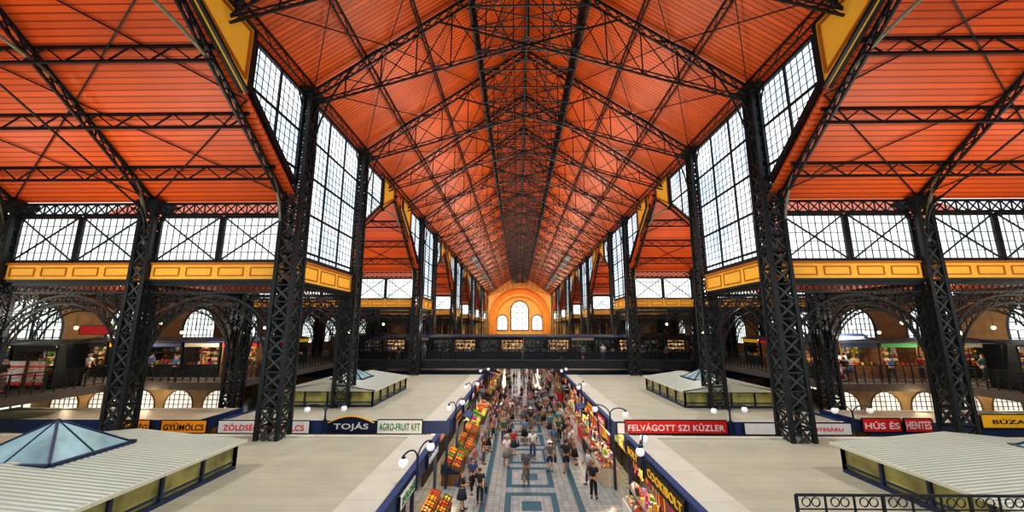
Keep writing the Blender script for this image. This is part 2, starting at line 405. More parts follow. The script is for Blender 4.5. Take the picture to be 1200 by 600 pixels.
# arched girders
def arch_girder(L):
    mb = MB(); x0, x1 = .35, L-.35; mb.bar((x0,0,10.1),(x1,0,10.1),.18,IRON)
    n = 20; A = []; B = []
    xm = (x0+x1)/2; r = (x1-x0)/2
    for i in range(n+1):
        u = math.pi*i/n; c = math.cos(u); s_ = math.sin(u)
        A.append(Vector((xm-r*c, 0, 6.6+2.95*s_))); B.append(Vector((xm-(r-.4)*c, 0, 6.3+2.85*s_)))
    for i in range(n):
        mb.bar(A[i],A[i+1],.09,IRON); mb.bar(B[i],B[i+1],.08,IRON)
        mb.bar(A[i],B[i+1],.035,IRON); mb.bar(B[i],A[i+1],.035,IRON)
    for xs, sg in ((x0,1),(x1,-1)):
        mb.bar((xs,0,5.4),(xs,0,10.1),.1,IRON)
        for (dx, z, r_) in ((.48,9.2,.38),(1.12,9.42,.22),(.33,8.35,.26),(1.6,9.48,.13),(.2,7.75,.14)): mb.ring((xs+sg*dx,0,z), r_, .045, IRON); mb.ring((xs+sg*dx,0,z), r_*.45, .035, IRON, 8)
        mb.poly([(xs+sg*.4*(1-math.cos(u)), 0, 5.4+.9*math.sin(u)) for u in [R90*k/6 for k in range(7)]], .06, IRON)
    m_ = 22
    for i in range(m_):
        a = x0+(x1-x0)*i/m_; c = x0+(x1-x0)*(i+1)/m_; mb.bar((a,0,10.1),(c,0,9.68),.035,IRON); mb.bar((a,0,9.68),(c,0,10.1),.035,IRON)
    mb.bar((x0,0,9.68),(x1,0,9.68),.08,IRON)
    return mb.build('arched_girder')
AG = arch_girder(7.05)
def girder(x, y, r): ob('arched_girder', AG, (x, y, 0), r, label='black iron arch girder with ringed spandrels between columns', cat='girder', group='arched girders')
for y in yc:
    if y < 10: continue
    for sx in (-1, 1):
        for k, X in enumerate((HW, X2, X3)):
            x = X if sx > 0 else -X-7.05
            girder(x, y, 0)
            if any(abs(y-b_) < .1 for a, b_ in trans):
                struct('window', w_low, (x+.38, y, 0), label='low wide window with dark cross bracing')
                struct('trim', band_t, (x+.42, y, 0), label='ochre panelled band above the arches', cat='panel band')
                ob('lattice_girder', lat_low, (x+.38, y, 0), label='black lattice girder at the eaves above windows', cat='girder', group='eave lattice girders')
for (a, b_) in lows[:4]:
    for x in (-HW, HW, -X2, X2, -X3, X3): girder(x, a, R90)

# roof trusses
def nave_truss(bracket):
    hw, ze, zr = HW-.1, EZ-.05, RZ-.05
    mb = MB(); sl = (zr-ze)/hw; m = IRON
    for sg in (-1, 1):
        P = lambda x, d=0.: Vector((sg*(hw-x), 0, ze+sl*x-d))
        mb.bar(P(0,.12), P(hw,.12), .11, m); dd = .6
        mb.bar(P(0,dd), P(hw,dd), .085, m)
        n = 20
        for i in range(n):
            a = hw*i/n; c = hw*(i+1)/n; mb.bar(P(a,.12), P(c,dd), .038, m); mb.bar(P(a,dd), P(c,.12), .038, m)
        A = Vector((sg*hw, 0, ze-.9)); B = P(hw)+Vector((-sg*hw*.42, 0, -sl*hw*.42-.6))
        ks = (B.z-A.z)/(B.x-A.x)
        T = lambda x, d=0.: Vector((sg*(hw-x), 0, A.z+ks*(-sg*x)+d))
        mb.bar(A, B, .08, m); mb.bar(T(0,.24), T(hw,.24), .05, m)
        for i in range(18): mb.bar(T(hw*i/18,.24*(i%2)), T(hw*(i+1)/18,.24*((i+1)%2)), .03, m)
        st = [hw*f for f in (.16,.32,.48,.64,.80,.93)]
        for i, x in enumerate(st):
            mb.bar(T(x), P(x, dd), .055, m)
            if i < 5: mb.bar(T(x), P(st[i+1], dd), .04, m)
            if i: mb.bar(T(x), P(st[i-1], dd), .04, m)
        if bracket:
            H = 4.8; W = hw*.42; ztop = P(W,dd).z; zb = ze-H
            mb.poly([(sg*(hw-.3-(W-.3)*(1-math.cos(u))), 0, zb+(ztop-zb)*math.sin(u)) for u in [R90*k/14 for k in range(15)]], .07, m)
    mb.bar((0,0,zr-.1), (0,0,ze+sl*hw*.38), .08, m)
    return mb.build('nave_truss')
TN = nave_truss(True); TN2 = nave_truss(False)
def cross_truss(light, rib):
    hw, ze, zr = TW/2, TE, EZ-.15
    mb = MB(); sl = (zr-ze)/hw; m = IRON
    for sg in (-1, 1):
        P = lambda x, d=0.: Vector((sg*(hw-x), 0, ze+sl*x-d))
        mb.bar(P(0,.1), P(hw,.1), .12, m); dd = .5
        mb.bar(P(0,dd), P(hw,dd), .09, m); n = 16
        for i in range(n):
            a = hw*i/n; c = hw*(i+1)/n; mb.bar(P(a,.1), P(c,dd), .04, m); mb.bar(P(a,dd), P(c,.1), .04, m)
        zb = ze-2.2; zt = zr-2.0
        E = lambda u: Vector((sg*(hw-.3)*math.cos(u), 0, zb+(zt-zb)*math.sin(u)))
        mb.poly([E(R90*k/18) for k in range(19)], .09, rib)
        if not light:
            for k in (4, 7, 10, 13, 16):
                e = E(R90*k/18); xx = hw-abs(e.x)
                mb.bar(e, P(xx,dd), .05, m)
                mb.bar(e, P(min(hw, xx+1.3),dd), .04, m)
            mb.bar(P(0,.9), P(hw*.9,2.6), .06, m)
    return mb.build('cross_truss')
TT = cross_truss(False, OLIVE); TT1 = cross_truss(True, OLIVE)
ys = []
for (a, b_) in trans: ys += [a, a+5.7, a+11.4, b_]
for i, y in enumerate(ys):
    ob('nave_truss', TN if i % 4 in (0, 3) else TN2, (0, y, 0), label='black iron lattice roof truss with crossing ties', cat='roof truss', group='nave roof trusses')
for i, (a, b_) in enumerate(trans):
    for x in (-HW, HW, -X2, X2, -X3, X3):
        if i > 3 and abs(x) > 12: continue
        near = abs(x) < 12
        ob('cross_aisle_truss', TT1 if near else TT, (x+(.45*(1 if x > 0 else -1) if near else 0), (a+b_)/2, 0), R90, label='black iron truss under the sloping orange ceiling', cat='roof truss', group='cross aisle trusses')
def beam(L, d, n, cw, ww, xx=False):
    mb = MB(); mb.lattice((0,0,0),(L,0,0),(0,0,-d),n,cw,ww,IRON,xx); return mb.build('beam')
BP = {5: beam(5.7, .5, 8, .07, .035), 7: beam(7.1, .5, 10, .07, .035)}
BG = {5: beam(5.7, 2.0, 7, .12, .055, True), 7: beam(7.1, 2.0, 9, .12, .055, True)}
def brace(L):
    mb = MB()
    for k in range(3):
        xa = (HW-.3)*(1-k/3); xb = (HW-.3)*(1-(k+1)/3); za = RZ-.25-NS*xa; zb = RZ-.25-NS*xb
        mb.bar((xa,0,za),(xb,L,zb),.04,IRON); mb.bar((xa,L,za),(xb,0,zb),.04,IRON)
    return mb.build('wind_brace')
def hbrace(L):
    mb = MB(); z = RZ-2.3-NS*3.0
    n = 4
    for k in range(n):
        a = L*k/n; c = L*(k+1)/n
        mb.bar((-3,a,z),(3,c,z),.045,IRON); mb.bar((3,a,z),(-3,c,z),.045,IRON); mb.bar((-3,a,z),(3,a,z),.065,IRON)
        mb.bar((-3,a,z),(0,a,RZ-.6),.04,IRON); mb.bar((3,a,z),(0,a,RZ-.6),.04,IRON)
    for x in (-1.5, 1.5): mb.bar((x,0,RZ-.9-NS*1.5),(x,L,RZ-.9-NS*1.5),.06,IRON)
    return mb.build('ridge_brace')
WB = {5: brace(5.7), 7: brace(7.1)}; HB = {5: hbrace(5.7), 7: hbrace(7.1)}
for y0, y1 in zip(ys[:-1], ys[1:]):
    L = y1-y0; k = int(L+.01)
    for x in (-3.0, 0, 3.0):
        z = RZ-.2-NS*abs(x)
        ob('ridge_girder', BG[k], (x, y0, z), R90, label='deep black lattice girder running along the ridge', cat='girder', group='ridge lattice girders')
    for x in (-5.8, 5.8, -8.6, 8.6, -11.2, 11.2):
        z = RZ-.1-NS*abs(x)
        ob('roof_purlin', BP[k], (x, y0, z), R90, label='slim black lattice purlin under the orange ceiling', cat='purlin', group='nave roof purlins')
    for sx in (-1, 1):
        ob('wind_brace', WB[k], (0, y0, 0), label='thin crossed iron rods under the ceiling', cat='roof brace', group='wind braces', scale=(sx,1,1))
    ob('ridge_brace', HB[k], (0, y0, 0), label='crossed iron bracing between the ridge girders', cat='roof brace', group='ridge braces')
PB = beam(20.8, .6, 26, .1, .05)
for i, (a, b_) in enumerate(trans[:4]):
    c = (a+b_)/2
    for sx in (-1, 1):
        for s_ in (1.65, 3.7, 5.8, 8.2):
            for far in (-1, 1):
                ob('roof_purlin', PB, (HW+.2 if sx > 0 else -HW-21.0, c+far*(TW/2-s_), TE-.05+SL*s_), label='black lattice purlin under the sloping orange ceiling', cat='purlin', group='cross aisle purlins')
mb = MB()
for k in range(3):
    x0 = HW+k*7.05
    for (sa, sb) in ((0.2, 4.2), (4.2, 8.3)):
        mb.bar((x0, -sa, TE-.1+SL*sa), (x0+7.05, -sb, TE-.1+SL*sb), .045, IRON); mb.bar((x0, -sb, TE-.1+SL*sb), (x0+7.05, -sa, TE-.1+SL*sa), .045, IRON)
CRD = mb.build('ceiling_rods')
for (a, b_) in trans[:3]:
    for sx in (-1, 1): ob('wind_brace', CRD, (0, b_, 0), label='thin crossed iron rods under the sloping ceiling', cat='roof brace', group='cross aisle wind braces', scale=(sx,1,1))

# gallery
GZ = 4.6
for sx in (-1, 1):
    for (xa, xb, ya, yb_) in ((26.1, XO, 0, 25.9), (19.1, XO, 25.9, END)):
        x0, x1 = sorted((sx*xa, sx*xb)); mb = MB(); mb.box(x0, x1, ya, yb_, GZ-.45, GZ, DECK)
        ob('floor', mb.build('gallery_deck'), label='upper gallery deck along the outer wall', cat='floor', kind='structure')
mb = MB(); mb.box(-19.0, 19.0, 43.4, 48.6, GZ-.5, GZ, DECK); mb.box(-19.0, 19.0, 43.3, 43.4, GZ-.8, GZ+.05, IRON)
ob('gallery_bridge', mb.build('bridge'), label='dark gallery bridge crossing the nave', cat='bridge')
def rail(L, k=1., n=None):
    mb = MB(); mb.bar((0,0,1.1),(L,0,1.1),.08*k,IRON); mb.bar((0,0,.12),(L,0,.12),.055*k,IRON); mb.bar((0,0,.92),(L,0,.92),.04*k,IRON)
    n = n or int(L/.6); d = L/n
    for i in range(n+1):
        x = L*i/n; mb.bar((x,0,0),(x,0,1.1),(.055 if i % 3 else .09)*k,IRON)
        if i < n:
            xm = x+d/2; q = min(d*.42, .25); mb.ring((xm,0,.52), q, .035*k, IRON, 12); mb.ring((xm,0,.52), q*.4, .03*k, IRON, 8)
            mb.bar((x,0,.12),(xm-q*.7,0,.33),.03*k,IRON); mb.bar((x,0,.92),(xm-q*.7,0,.71),.03*k,IRON)
            mb.bar((x+d,0,.12),(xm+q*.7,0,.33),.03*k,IRON); mb.bar((x+d,0,.92),(xm+q*.7,0,.71),.03*k,IRON)
            if k < .6:
                for j in (1, 2): mb.ring((x+d*j/3,0,1.01), .06, .012, IRON, 8)
    return mb.build('railing')
RL = rail(3.6, .65, 7)
def railing(x, y, r, z=GZ, me=None): ob('gallery_railing', me or RL, (x, y, z), r, label='black wrought-iron gallery railing with ring ornament', cat='railing', group='gallery railings')
for sx in (-1, 1):
    for k in range(6): railing(sx*26.15, 4.2+k*3.6, R90)
    railing(19.1 if sx > 0 else -22.7, 25.95, 0); railing(22.6 if sx > 0 else -26.2, 25.95, 0)
    for k in range(4): railing(sx*19.15, 26+k*3.6, R90)
    for k in range(9): railing(sx*19.15, 49+k*3.6, R90)
for k in range(10): railing(-18.9+k*3.6+.9, 43.5, 0)
mb = MB(); mb.box(3.25, 11, 3.0, 6.2, GZ-.3, GZ, DECK)
for x in (3.6, 10.6): mb.box(x-.12, x+.12, 3.2, 3.44, 0, GZ-.3, IRON); mb.box(x-.12, x+.12, 5.8, 6.04, 0, GZ-.3, IRON)
ob('stair_landing', mb.build('landing'), label='raised landing slab with iron posts', cat='landing')
RF = rail(3.6, .38, 9)
for k in range(2): railing(3.3+k*3.65, 6.1, 0, GZ, RF)

# kiosks on the gallery
def goods_mesh(w, rows, seed, z0, dz, y, mats):
    rnd = random.Random(seed); mb = MB()
    for r in range(rows):
        z = z0+r*dz; x = -w/2
        while x < w/2-.1:
            ww = rnd.uniform(.05, .16); h = rnd.uniform(.3, .85)*dz
            mb.box(x, min(x+ww, w/2), y-rnd.uniform(.05,.2), y+.1, z+.02, z+h, rnd.choice(mats)); x += ww+rnd.uniform(.01,.08)
    return mb.build('goods')
def kiosk_meshes(seed, w=2.5, cool=False):
    mb = MB(); fr = IRON if seed % 3 or cool else WOOD
    mb.box(-w/2, w/2, .9, 1.0, 0, 2.5, DARK)
    for sx in (-1, 1): mb.box(sx*w/2-.06, sx*w/2+.06, -.6, 1.0, 0, 2.5, fr)
    back = COOLG if cool and seed % 3 else (SHOPG if seed % 4 != 1 else DARK)
    mb.box(-w/2+.05, w/2-.05, -.55, .15, 0, .85, fr); mb.box(-w/2+.05, w/2-.05, .9-.04, .9, .9, 2.3, back)
    for z in (1.3, 1.8): mb.box(-w/2+.05, w/2-.05, .55, .88, z-.02, z, WOOD)
    nb = 6 if cool else 4
    for k in range(1, nb): x = -w/2+w*k/nb; mb.bar((x,-.56,.85),(x,-.56,2.4),.05 if cool else .04,IRON)
    for z in ((1.35, 1.9) if cool else (1.7,)): mb.bar((-w/2,-.56,z),(w/2,-.56,z),.04,IRON)
    body = mb.build('kiosk_body')
    r = MB(); r.hexa([(-w/2-.1,-.9,2.42),(w/2+.1,-.9,2.42),(w/2+.1,1.05,2.62),(-w/2-.1,1.05,2.62),(-w/2-.1,-.9,2.5),(w/2+.1,-.9,2.5),(w/2+.1,1.05,2.75),(-w/2-.1,1.05,2.75)], [BLUE2, DARK, IRON2, DARK][seed % 4])
    lamp = MB(); lamp.box(-w/2+.3, w/2-.3, -.1, -.05, 2.3, 2.33, TUBE)
    sc = [DARK, BLUE2, IRON, DARK, CREAM, DARK, BLUE2] if cool else [TREAD, BLUE, DARK, TGRN, CREAM, TYEL, BLUE2]
    sign = MB(); sign.box(-w/2, w/2, -.72, -.66, 2.1, 2.4, sc[seed % 7])
    gm = CGOODS if cool else KGOODS
    return body, goods_mesh(w-.2, 4, seed, .85, .42, .7, gm), goods_mesh(w-.2, 1, seed+50, .85, .35, -.3, gm), r.build('kiosk_roof'), lamp.build('kiosk_lamp'), sign.build('kiosk_sign')
KM = [kiosk_meshes(i) for i in range(7)]
KC = [kiosk_meshes(i, 2.5, True) for i in range(7)]
def kiosk(x, y, r, i, z=GZ, M=None):
    b, g1, g2, rf, lp, sg = (M or KM)[i % 7]
    o = ob('souvenir_kiosk', b, (x, y, z), r, label='black framed glazed kiosk on the gallery bridge' if M else 'dark framed gallery kiosk with warm lit colourful goods', cat='kiosk', group='gallery kiosks')
    ob('shelf_goods', g1, parent=o, kind='stuff'); ob('counter_goods', g2, parent=o, kind='stuff')
    ob('kiosk_roof', rf, parent=o); ob('tube_lamp', lp, parent=o); ob('sign_board', sg, parent=o)
for k in range(14): kiosk(-17.4+k*2.68, 46.2, 0, k*5+1, GZ, KC)
for sx in (-1, 1):
    for k in range(5): kiosk(sx*(20.6+k*2.75), 29.3, 0, k*4+(sx+1))
    for k in range(5): kiosk(sx*31.2, 6.5+k*2.8, -sx*R90, k*3+1)
    for k in range(2): kiosk(sx*(28.6+k*2.8), 23.6, 0, k*3+3+sx)
    for k in range(3): kiosk(sx*22.6, 33.5+k*2.9, -sx*R90, k*5+2)
    for k in range(8): kiosk(sx*22.6, 50+k*2.9, -sx*R90, k*5+3)
def cloth(c1, c2):
    mb = MB(); n = 8
    for i in range(n):
        a = -.45+.9*i/n; c = a+.9/n; ya = .03*math.sin(i*1.7); yb2 = .03*math.sin((i+1)*1.7)
        for (z0, z1, m) in ((0,.15,c2),(.15,.5,c1),(.5,.58,c2),(.58,.95,c1),(.95,1.05,c2),(1.05,1.3,c1)): mb.face([(a,ya,z0),(c,yb2,z0),(c,yb2,z1),(a,ya,z1)], m)
    mb.bar((-.5,0,1.32),(.5,0,1.32),.04,WOOD)
    for sx in (-1, 1): mb.bar((sx*.5,0,-.3),(sx*.5,0,1.34),.04,WOOD)
    return mb.build('cloth')
CL = [cloth(CREAM, TREAD), cloth(WHITE, TREAD)]
for k in range(3): ob('embroidered_cloth', CL[k % 2], (-29.8+k*1.15, 22.3, GZ+.3), 0, label='embroidered cloth on a wooden stand on the gallery', cat='textile', group='embroidered cloths')
ob('embroidered_cloth', CL[1], (21.4, 27.9, GZ+.3), 0, label='embroidered cloth on a wooden stand on the gallery', cat='textile', group='embroidered cloths')

# text
def text_mesh(s, w, h, m):
    cu = bpy.data.curves.new('lettering', 'FONT'); cu.body = s; cu.align_x = 'CENTER'; cu.align_y = 'CENTER'; cu.extrude = .01; cu.offset = .015; cu.space_character = 1.06
    o = bpy.data.objects.new('lettering', cu); COL.objects.link(o); dg = bpy.context.evaluated_depsgraph_get(); dg.update()
    me = bpy.data.meshes.new_from_object(o.evaluated_get(dg)); bpy.data.objects.remove(o)
    xs = [v.co.x for v in me.vertices]; zs = [v.co.y for v in me.vertices]
    sx = w/(max(xs)-min(xs)); sz = h/(max(zs)-min(zs)); cx = (max(xs)+min(xs))/2; cz = (max(zs)+min(zs))/2
    for v in me.vertices: v.co = Vector(((v.co.x-cx)*sx, -v.co.z, (v.co.y-cz)*sz))
    me.materials.clear(); me.materials.append(m); me.update(); return me
def sign(s, x, y, z, w, h, bg, fg, r=0., lab='shop sign', tw=.88, th=.62, cx=0, arch=False):
    mb = MB(); mb.box(-w/2, w/2, 0, .08, -h/2, h/2, bg)
    if arch:
        n = 12
        for i in range(n):
            a = -w/2+w*i/n; c = a+w/n; za = h/2+.32*math.sin(math.pi*i/n); zc = h/2+.32*math.sin(math.pi*(i+1)/n)
            mb.hexa([(a,0,h/2),(c,0,h/2),(c,.08,h/2),(a,.08,h/2),(a,0,za+.001),(c,0,zc+.001),(c,.08,zc+.001),(a,.08,za+.001)], bg)
            mb.bar((a,-.02,za),(c,-.02,zc),.05,TYEL)
    else:
        for p, q in (((-w/2,-h/2),(w/2,-h/2)),((w/2,-h/2),(w/2,h/2)),((w/2,h/2),(-w/2,h/2)),((-w/2,h/2),(-w/2,-h/2))): mb.bar((p[0],.03,p[1]),(q[0],.03,q[1]),.04,IRON,.1)
    o = ob('shop_sign', mb.build('sign'), (x, y, z), r, label=lab, cat='sign')
    if s: ob('lettering', text_mesh(s, w*tw, h*th, fg), (cx, -.012, .06 if arch else 0), parent=o)
    return o

# ground stall blocks
RH = 3.2
pbx = MB(); pbx.box(-.06,.06,-.06,.06,0,RH-.12,BLUE2); POST = pbx.build('post')
tbx = MB(); tbx.box(-.05,.05,-.8,.8,RH-.2,RH-.13,TUBE); TUB = tbx.build('tube')  # emissive strip added under the stall roofs so the goods glow
def block(x0, x1, y0, y1, lab, aisle=None):
    mb = MB(); i0, i1 = x0, x1
    if aisle == 'r': i0 = x0+1.5
    if aisle == 'l': i1 = x1-1.5
    mb.box(i0, i1, y0+.9, y1-.3, 0, RH-.15, WALLM)
    n = max(1, int((y1-y0)/3.3))
    o = ob('stall_block', mb.build('stall_block'), label=lab, cat='market stalls', group='ground floor stall blocks')
    r = MB(); r.box(x0, x1, y0, y1, RH-.12, RH, ROOFB)
    ob('flat_roof', r.build('flat_roof'), parent=o)
    e = MB(); xa = x0 if aisle != 'l' else x1-1.3
    if aisle: e.box(xa, xa+1.3, y0, y1, RH+.002, RH+.07, ROOFW)
    e.box(x0, x1, y0, y0+.3, RH+.002, RH+.06, ROOFW); e.box(x0, x1, y1-.3, y1, RH+.002, RH+.06, ROOFW)
    ob('roof_edge', e.build('roof_edge'), parent=o)
    f = MB(); f.box(x0-.04, x1+.04, y0-.06, y0, RH-.55, RH+.08, BLUE); f.box(x0-.06, x0, y0, y1, RH-.5, RH+.1, BLUE); f.box(x1, x1+.06, y0, y1, RH-.5, RH+.1, BLUE)
    if aisle:
        a_, c_ = (x0-.1, x0+.12) if aisle == 'r' else (x1-.12, x1+.1)
        f.box(a_, c_, y0, y1, RH+.07, RH+.13, BLUE)
    ob('fascia', f.build('fascia'), parent=o)
    if aisle:
        xe = x0+.1 if aisle == 'r' else x1-.1; xl = x0+.5 if aisle == 'r' else x1-.5
        for k in range(n+1): ob('post', POST, (xe, y0+.1+(y1-y0-.2)*k/n, 0), parent=o)
        for k in range(n): ob('tube_lamp', TUB, (xl, y0+(y1-y0)*(k+.5)/n, 0), parent=o)
    return o
yb = [(7.0, 18.9), (21.6, 42.6), (45.5, 66), (69, 90), (93, 114), (117, 138)]
for k, (a, b_) in enumerate(yb):
    xe = 25.2 if k == 0 else 16.2
    block(4.2, xe, a, b_, 'flat beige-roofed stall block beside the central aisle', 'r')
    block(-xe, -4.2, a, b_, 'flat beige-roofed stall block beside the central aisle', 'l')
    if 0 < k < 4:
        yy = 24.8 if k == 1 else b_
        block(17.3, 31, a, yy, 'flat beige-roofed stall block under the gallery'); block(-31, -17.3, a, yy, 'flat beige-roofed stall block under the gallery')

# roof lanterns
def lantern(x0, x1, y0, y1, zb, h, rise, pyr, pyz, lab, dxp=0.):
    mb = MB(); cx = (x0+x1)/2
    nn = int((y1-y0)/1.3); mm = int((x1-x0)/1.3)
    for k in range(nn+1):
        y = y0+(y1-y0)*k/nn
        for x in (x0, x1): mb.bar((x,y,zb), (x,y,zb+h), .09, BLUE2)
    for k in range(mm+1):
        x = x0+(x1-x0)*k/mm
        for y in (y0, y1): mb.bar((x,y,zb), (x,y,zb+h), .09, BLUE2)
    for z in (zb+.06, zb+h*.3, zb+h):
        w = .12 if z != zb+h*.3 else .05
        for p, q in (((x0,y0),(x1,y0)),((x1,y0),(x1,y1)),((x1,y1),(x0,y1)),((x0,y1),(x0,y0))): mb.bar((p[0],p[1],z),(q[0],q[1],z),w,BLUE2)
    o = ob('roof_lantern', mb.build('lantern_frame'), label=lab, cat='roof lantern')
    gl = MB(); e = .04
    for p, q in (((x0+e,y0+e),(x1-e,y0+e)),((x1-e,y0+e),(x1-e,y1-e)),((x1-e,y1-e),(x0+e,y1-e)),((x0+e,y1-e),(x0+e,y0+e))):
        gl.face([(p[0],p[1],zb),(q[0],q[1],zb),(q[0],q[1],zb+h),(p[0],p[1],zb+h)], GREEN_G)
    ob('side_glazing', gl.build('side_glazing'), parent=o)
    r = MB(); ov = .22; ny = int((y1-y0+2*ov)/.0425)
    for i in range(ny):
        ya = y0-ov+(y1-y0+2*ov)*i/ny; yd = y0-ov+(y1-y0+2*ov)*(i+1)/ny
        za = .014*math.sin(2*math.pi*ya/.17); zd = .014*math.sin(2*math.pi*yd/.17)
        for xe in (x0-ov, x1+ov):
            r.face([(xe,ya,zb+h+.06+za),(xe,yd,zb+h+.06+zd),(cx,yd,zb+h+rise+zd),(cx,ya,zb+h+rise+za)], CORR)
    for xe in (x0-ov, x1+ov): r.bar((xe,y0-ov,zb+h+.03),(xe,y1+ov,zb+h+.03),.05,ROOFW,.09)
    for ye in (y0-ov, y1+ov):
        r.face([(x0-ov,ye,zb+h+.0),(x1+ov,ye,zb+h+.0),(cx,ye,zb+h+rise)], ROOFW)
    ob('corrugated_roof', r.build('corrugated_roof'), parent=o)
    (px, py, ph) = pyr; ay = (y0+y1)/2 if pyz is None else pyz
    zb2 = zb+h+.12+rise*(1-px/((x1-x0)/2))*.7
    cx += dxp
    base = [(cx-px,ay-py,zb2),(cx+px,ay-py,zb2),(cx+px,ay+py,zb2),(cx-px,ay+py,zb2)]; ap = (cx,ay,zb2+ph)
    g2 = MB(); f2 = MB()
    for i in range(4):
        A = Vector(base[i]); B = Vector(base[(i+1)%4]); P = Vector(ap)
        g2.face([A, B, P], SKYG); f2.bar(A, B, .12, BLUE2, .18); f2.bar(A, P, .07, BLUE2)
        m_ = A.lerp(B, .5); f2.bar(m_, P, .04, BLUE2)
    b2 = MB(); b2.box(cx-px, cx+px, ay-py, ay+py, zb2-.35, zb2-.02, ROOFW)
    ob('skylight_glass', g2.build('skylight_glass'), parent=o); ob('skylight_frame', f2.build('skylight_frame'), parent=o); ob('skylight_curb', b2.build('curb'), parent=o)
for sx in (-1, 1):
    x0, x1 = sorted((sx*10.5, sx*18.0))
    lantern(x0, x1, 7.4, 14.6, RH, .84, .42, (1.35, 1.2, .95), 12.3, 'low glazed roof lantern with corrugated top and glass pyramid', 2.0 if sx > 0 else -.2)
    x0, x1 = sorted((sx*9.7, sx*15.4))
    lantern(x0, x1, 25.6, 33, RH, .95, .5, (1.1, 1.1, .75), None, 'glazed roof lantern with pale top on stall roof')
    lantern(x0, x1, 50, 57, RH, .9, .5, (1.1, 1.1, .75), None, 'glazed roof lantern with pale top on stall roof')

# signs
ySg = 21.42; zS = 2.98
sign('ZÖLDSÉG', -20.75, ySg, zS, 1.9, .58, TORA, TBLK, lab='orange greengrocer sign with dark lettering')
sign('GYÜMÖLCS', -18.0, ySg, zS, 2.4, .58, TORA, TBLK, lab='orange fruit sign with dark lettering')
sign('ZÖLDSÉG GYÜMÖLCS', -13.8, ySg, zS, 4.8, .58, SIGNW, TREAD, lab='white fruit and vegetable sign with red lettering')
sign('TOJÁS', -9.25, ySg, zS-.02, 2.4, .5, BLUE2, SIGNW, lab='dark arched egg shop sign with white lettering', th=.85, tw=.75, arch=True)
sign('AGRO-FRUIT KFT', -6.72, ySg, zS+.03, 2.35, .64, SIGNW, TGRN, lab='white sign with green lettering', tw=.9, th=.55)
sign('FELVÁGOTT SZI KÜZLER', 7.45, ySg, zS+.07, 5.2, .6, TREAD, SIGNW, lab='red sign with white lettering above butcher stall', tw=.94)
sign('KABANOS', 6.3, ySg, zS-.48, 1.9, .32, CREAM, TREAD, lab='small cream sign with red lettering')
sign('', 4.75, ySg, zS, .6, .5, SIGNW, TREAD, lab='small white notice board')
sign('HENTESÁRU', 13.6, ySg, zS, 5.4, .52, SIGNW, TREAD, lab='long white sign with small red lettering', tw=.36, th=.4, cx=1.3)
sign('HÚS ÉS', 17.85, ySg, zS+.2, 1.95, .6, TREAD, SIGNW, lab='red butcher sign with white lettering')
sign('HENTES', 19.68, ySg, zS+.2, 1.4, .6, TREAD, SIGNW, lab='red butcher sign with white lettering')
sign('BÚZA', 24.2, ySg, zS+.4, 2.7, .6, TYEL, TBLK, lab='yellow sign with dark lettering', tw=.6, th=.42)
sign('COOKIBOLT', 4.06, 13.9, 2.92, 3.4, .5, TBLK, TYEL, -R90, lab='black shop sign with yellow lettering', tw=.9, th=.55)
for (y, bg, fg, s_) in ((17.3, TBLK, TYEL, 'BOLT'), (23.5, TREAD, SIGNW, 'HÚS'), (26.8, TYEL, TREAD, 'SAJT'), (30.2, SIGNW, TREAD, 'HENTES'), (33.7, TREAD, SIGNW, 'HÚS'), (37.2, BLUE, SIGNW, 'PÉK'), (40.4, TYEL, TREAD, 'SAJT')):
    sign(s_, 4.06, y, 2.95, 2.2, .42, bg, fg, -R90, lab='shop sign on the aisle side fascia', tw=.6)
for (y, bg, fg, s_) in ((13.6, SIGNW, TGRN, 'ZÖLDSÉG'), (17.2, BLUE, SIGNW, 'GYÜMÖLCS'), (24, TORA, TBLK, 'GYÜMÖLCS'), (27.6, SIGNW, TGRN, 'ZÖLDSÉG'), (31.2, TREAD, SIGNW, 'PAPRIKA'), (35, TYEL, TREAD, 'ZÖLDSÉG'), (38.5, SIGNW, TREAD, 'GYÜMÖLCS')):
    sign(s_, -4.06, y, 2.95, 2.2, .42, bg, fg, R90, lab='shop sign on the aisle side fascia', tw=.8)
sign('HÚSMESTEREK', 22.2, 28.2, 7.4, 2.9, .4, BLUE, SIGNW, lab='blue sign with white lettering on the gallery')
sign('', -28.3, 25.8, 7.9, 2.2, .5, TREAD, SIGNW, lab='red hanging sign on the gallery')

# lamps
def lamp_meshes():
    p = MB(); p.tube([(0,0,-.5),(0,0,.6)], [.05,.04], BLUE2, 8); p.tube([(0,0,0),(0,0,.12)], .09, BLUE2, 8)
    arms = []
    for sg in (1, -1):
        a = MB(); pts = [(sg*.6*(1-math.cos(u)), 0, .45+.42*math.sin(u)) for u in [math.pi*.66*k/9 for k in range(10)]]
        a.tube(pts, .028, BLUE2, 6); arms.append((a.build('arm'), pts[-1]))
    g = MB(); g.ball((0,0,0), .15, GLOBE, 14, 9)
    cap = MB(); cap.tube([(0,0,.13),(0,0,.22)], [.08,.025], BLUE2, 8)
    return p.build('pole'), arms, g.build('globe', True), cap.build('cap')
LP, LA, LG, LC = lamp_meshes()
def lamp(x, y, r, z=RH+.07):
    o = ob('globe_lamp', LP, (x, y, z), r, label='dark blue double-armed lamp with white globes on stall roof', cat='lamp', group='double globe lamps')
    for me, e in LA:
        a = ob('lamp_arm', me, parent=o); ob('globe_shade', LG, (e[0], e[1], e[2]-.2), parent=a); ob('globe_cap', LC, (e[0], e[1], e[2]-.2), parent=a)
for (x, y, r) in ((-3.95,14.0,1.3),(3.85,15.2,1.2),(-4.0,22.5,1.3),(4.0,20.9,-.8),(-10.6,21.35,.2),(10.2,21.35,.2),(16.4,21.35,0),
                  (-4.0,30,1.2),(4.0,30,1.2),(-4.0,41,1.2),(4.0,41,1.2)): lamp(x, y, r)
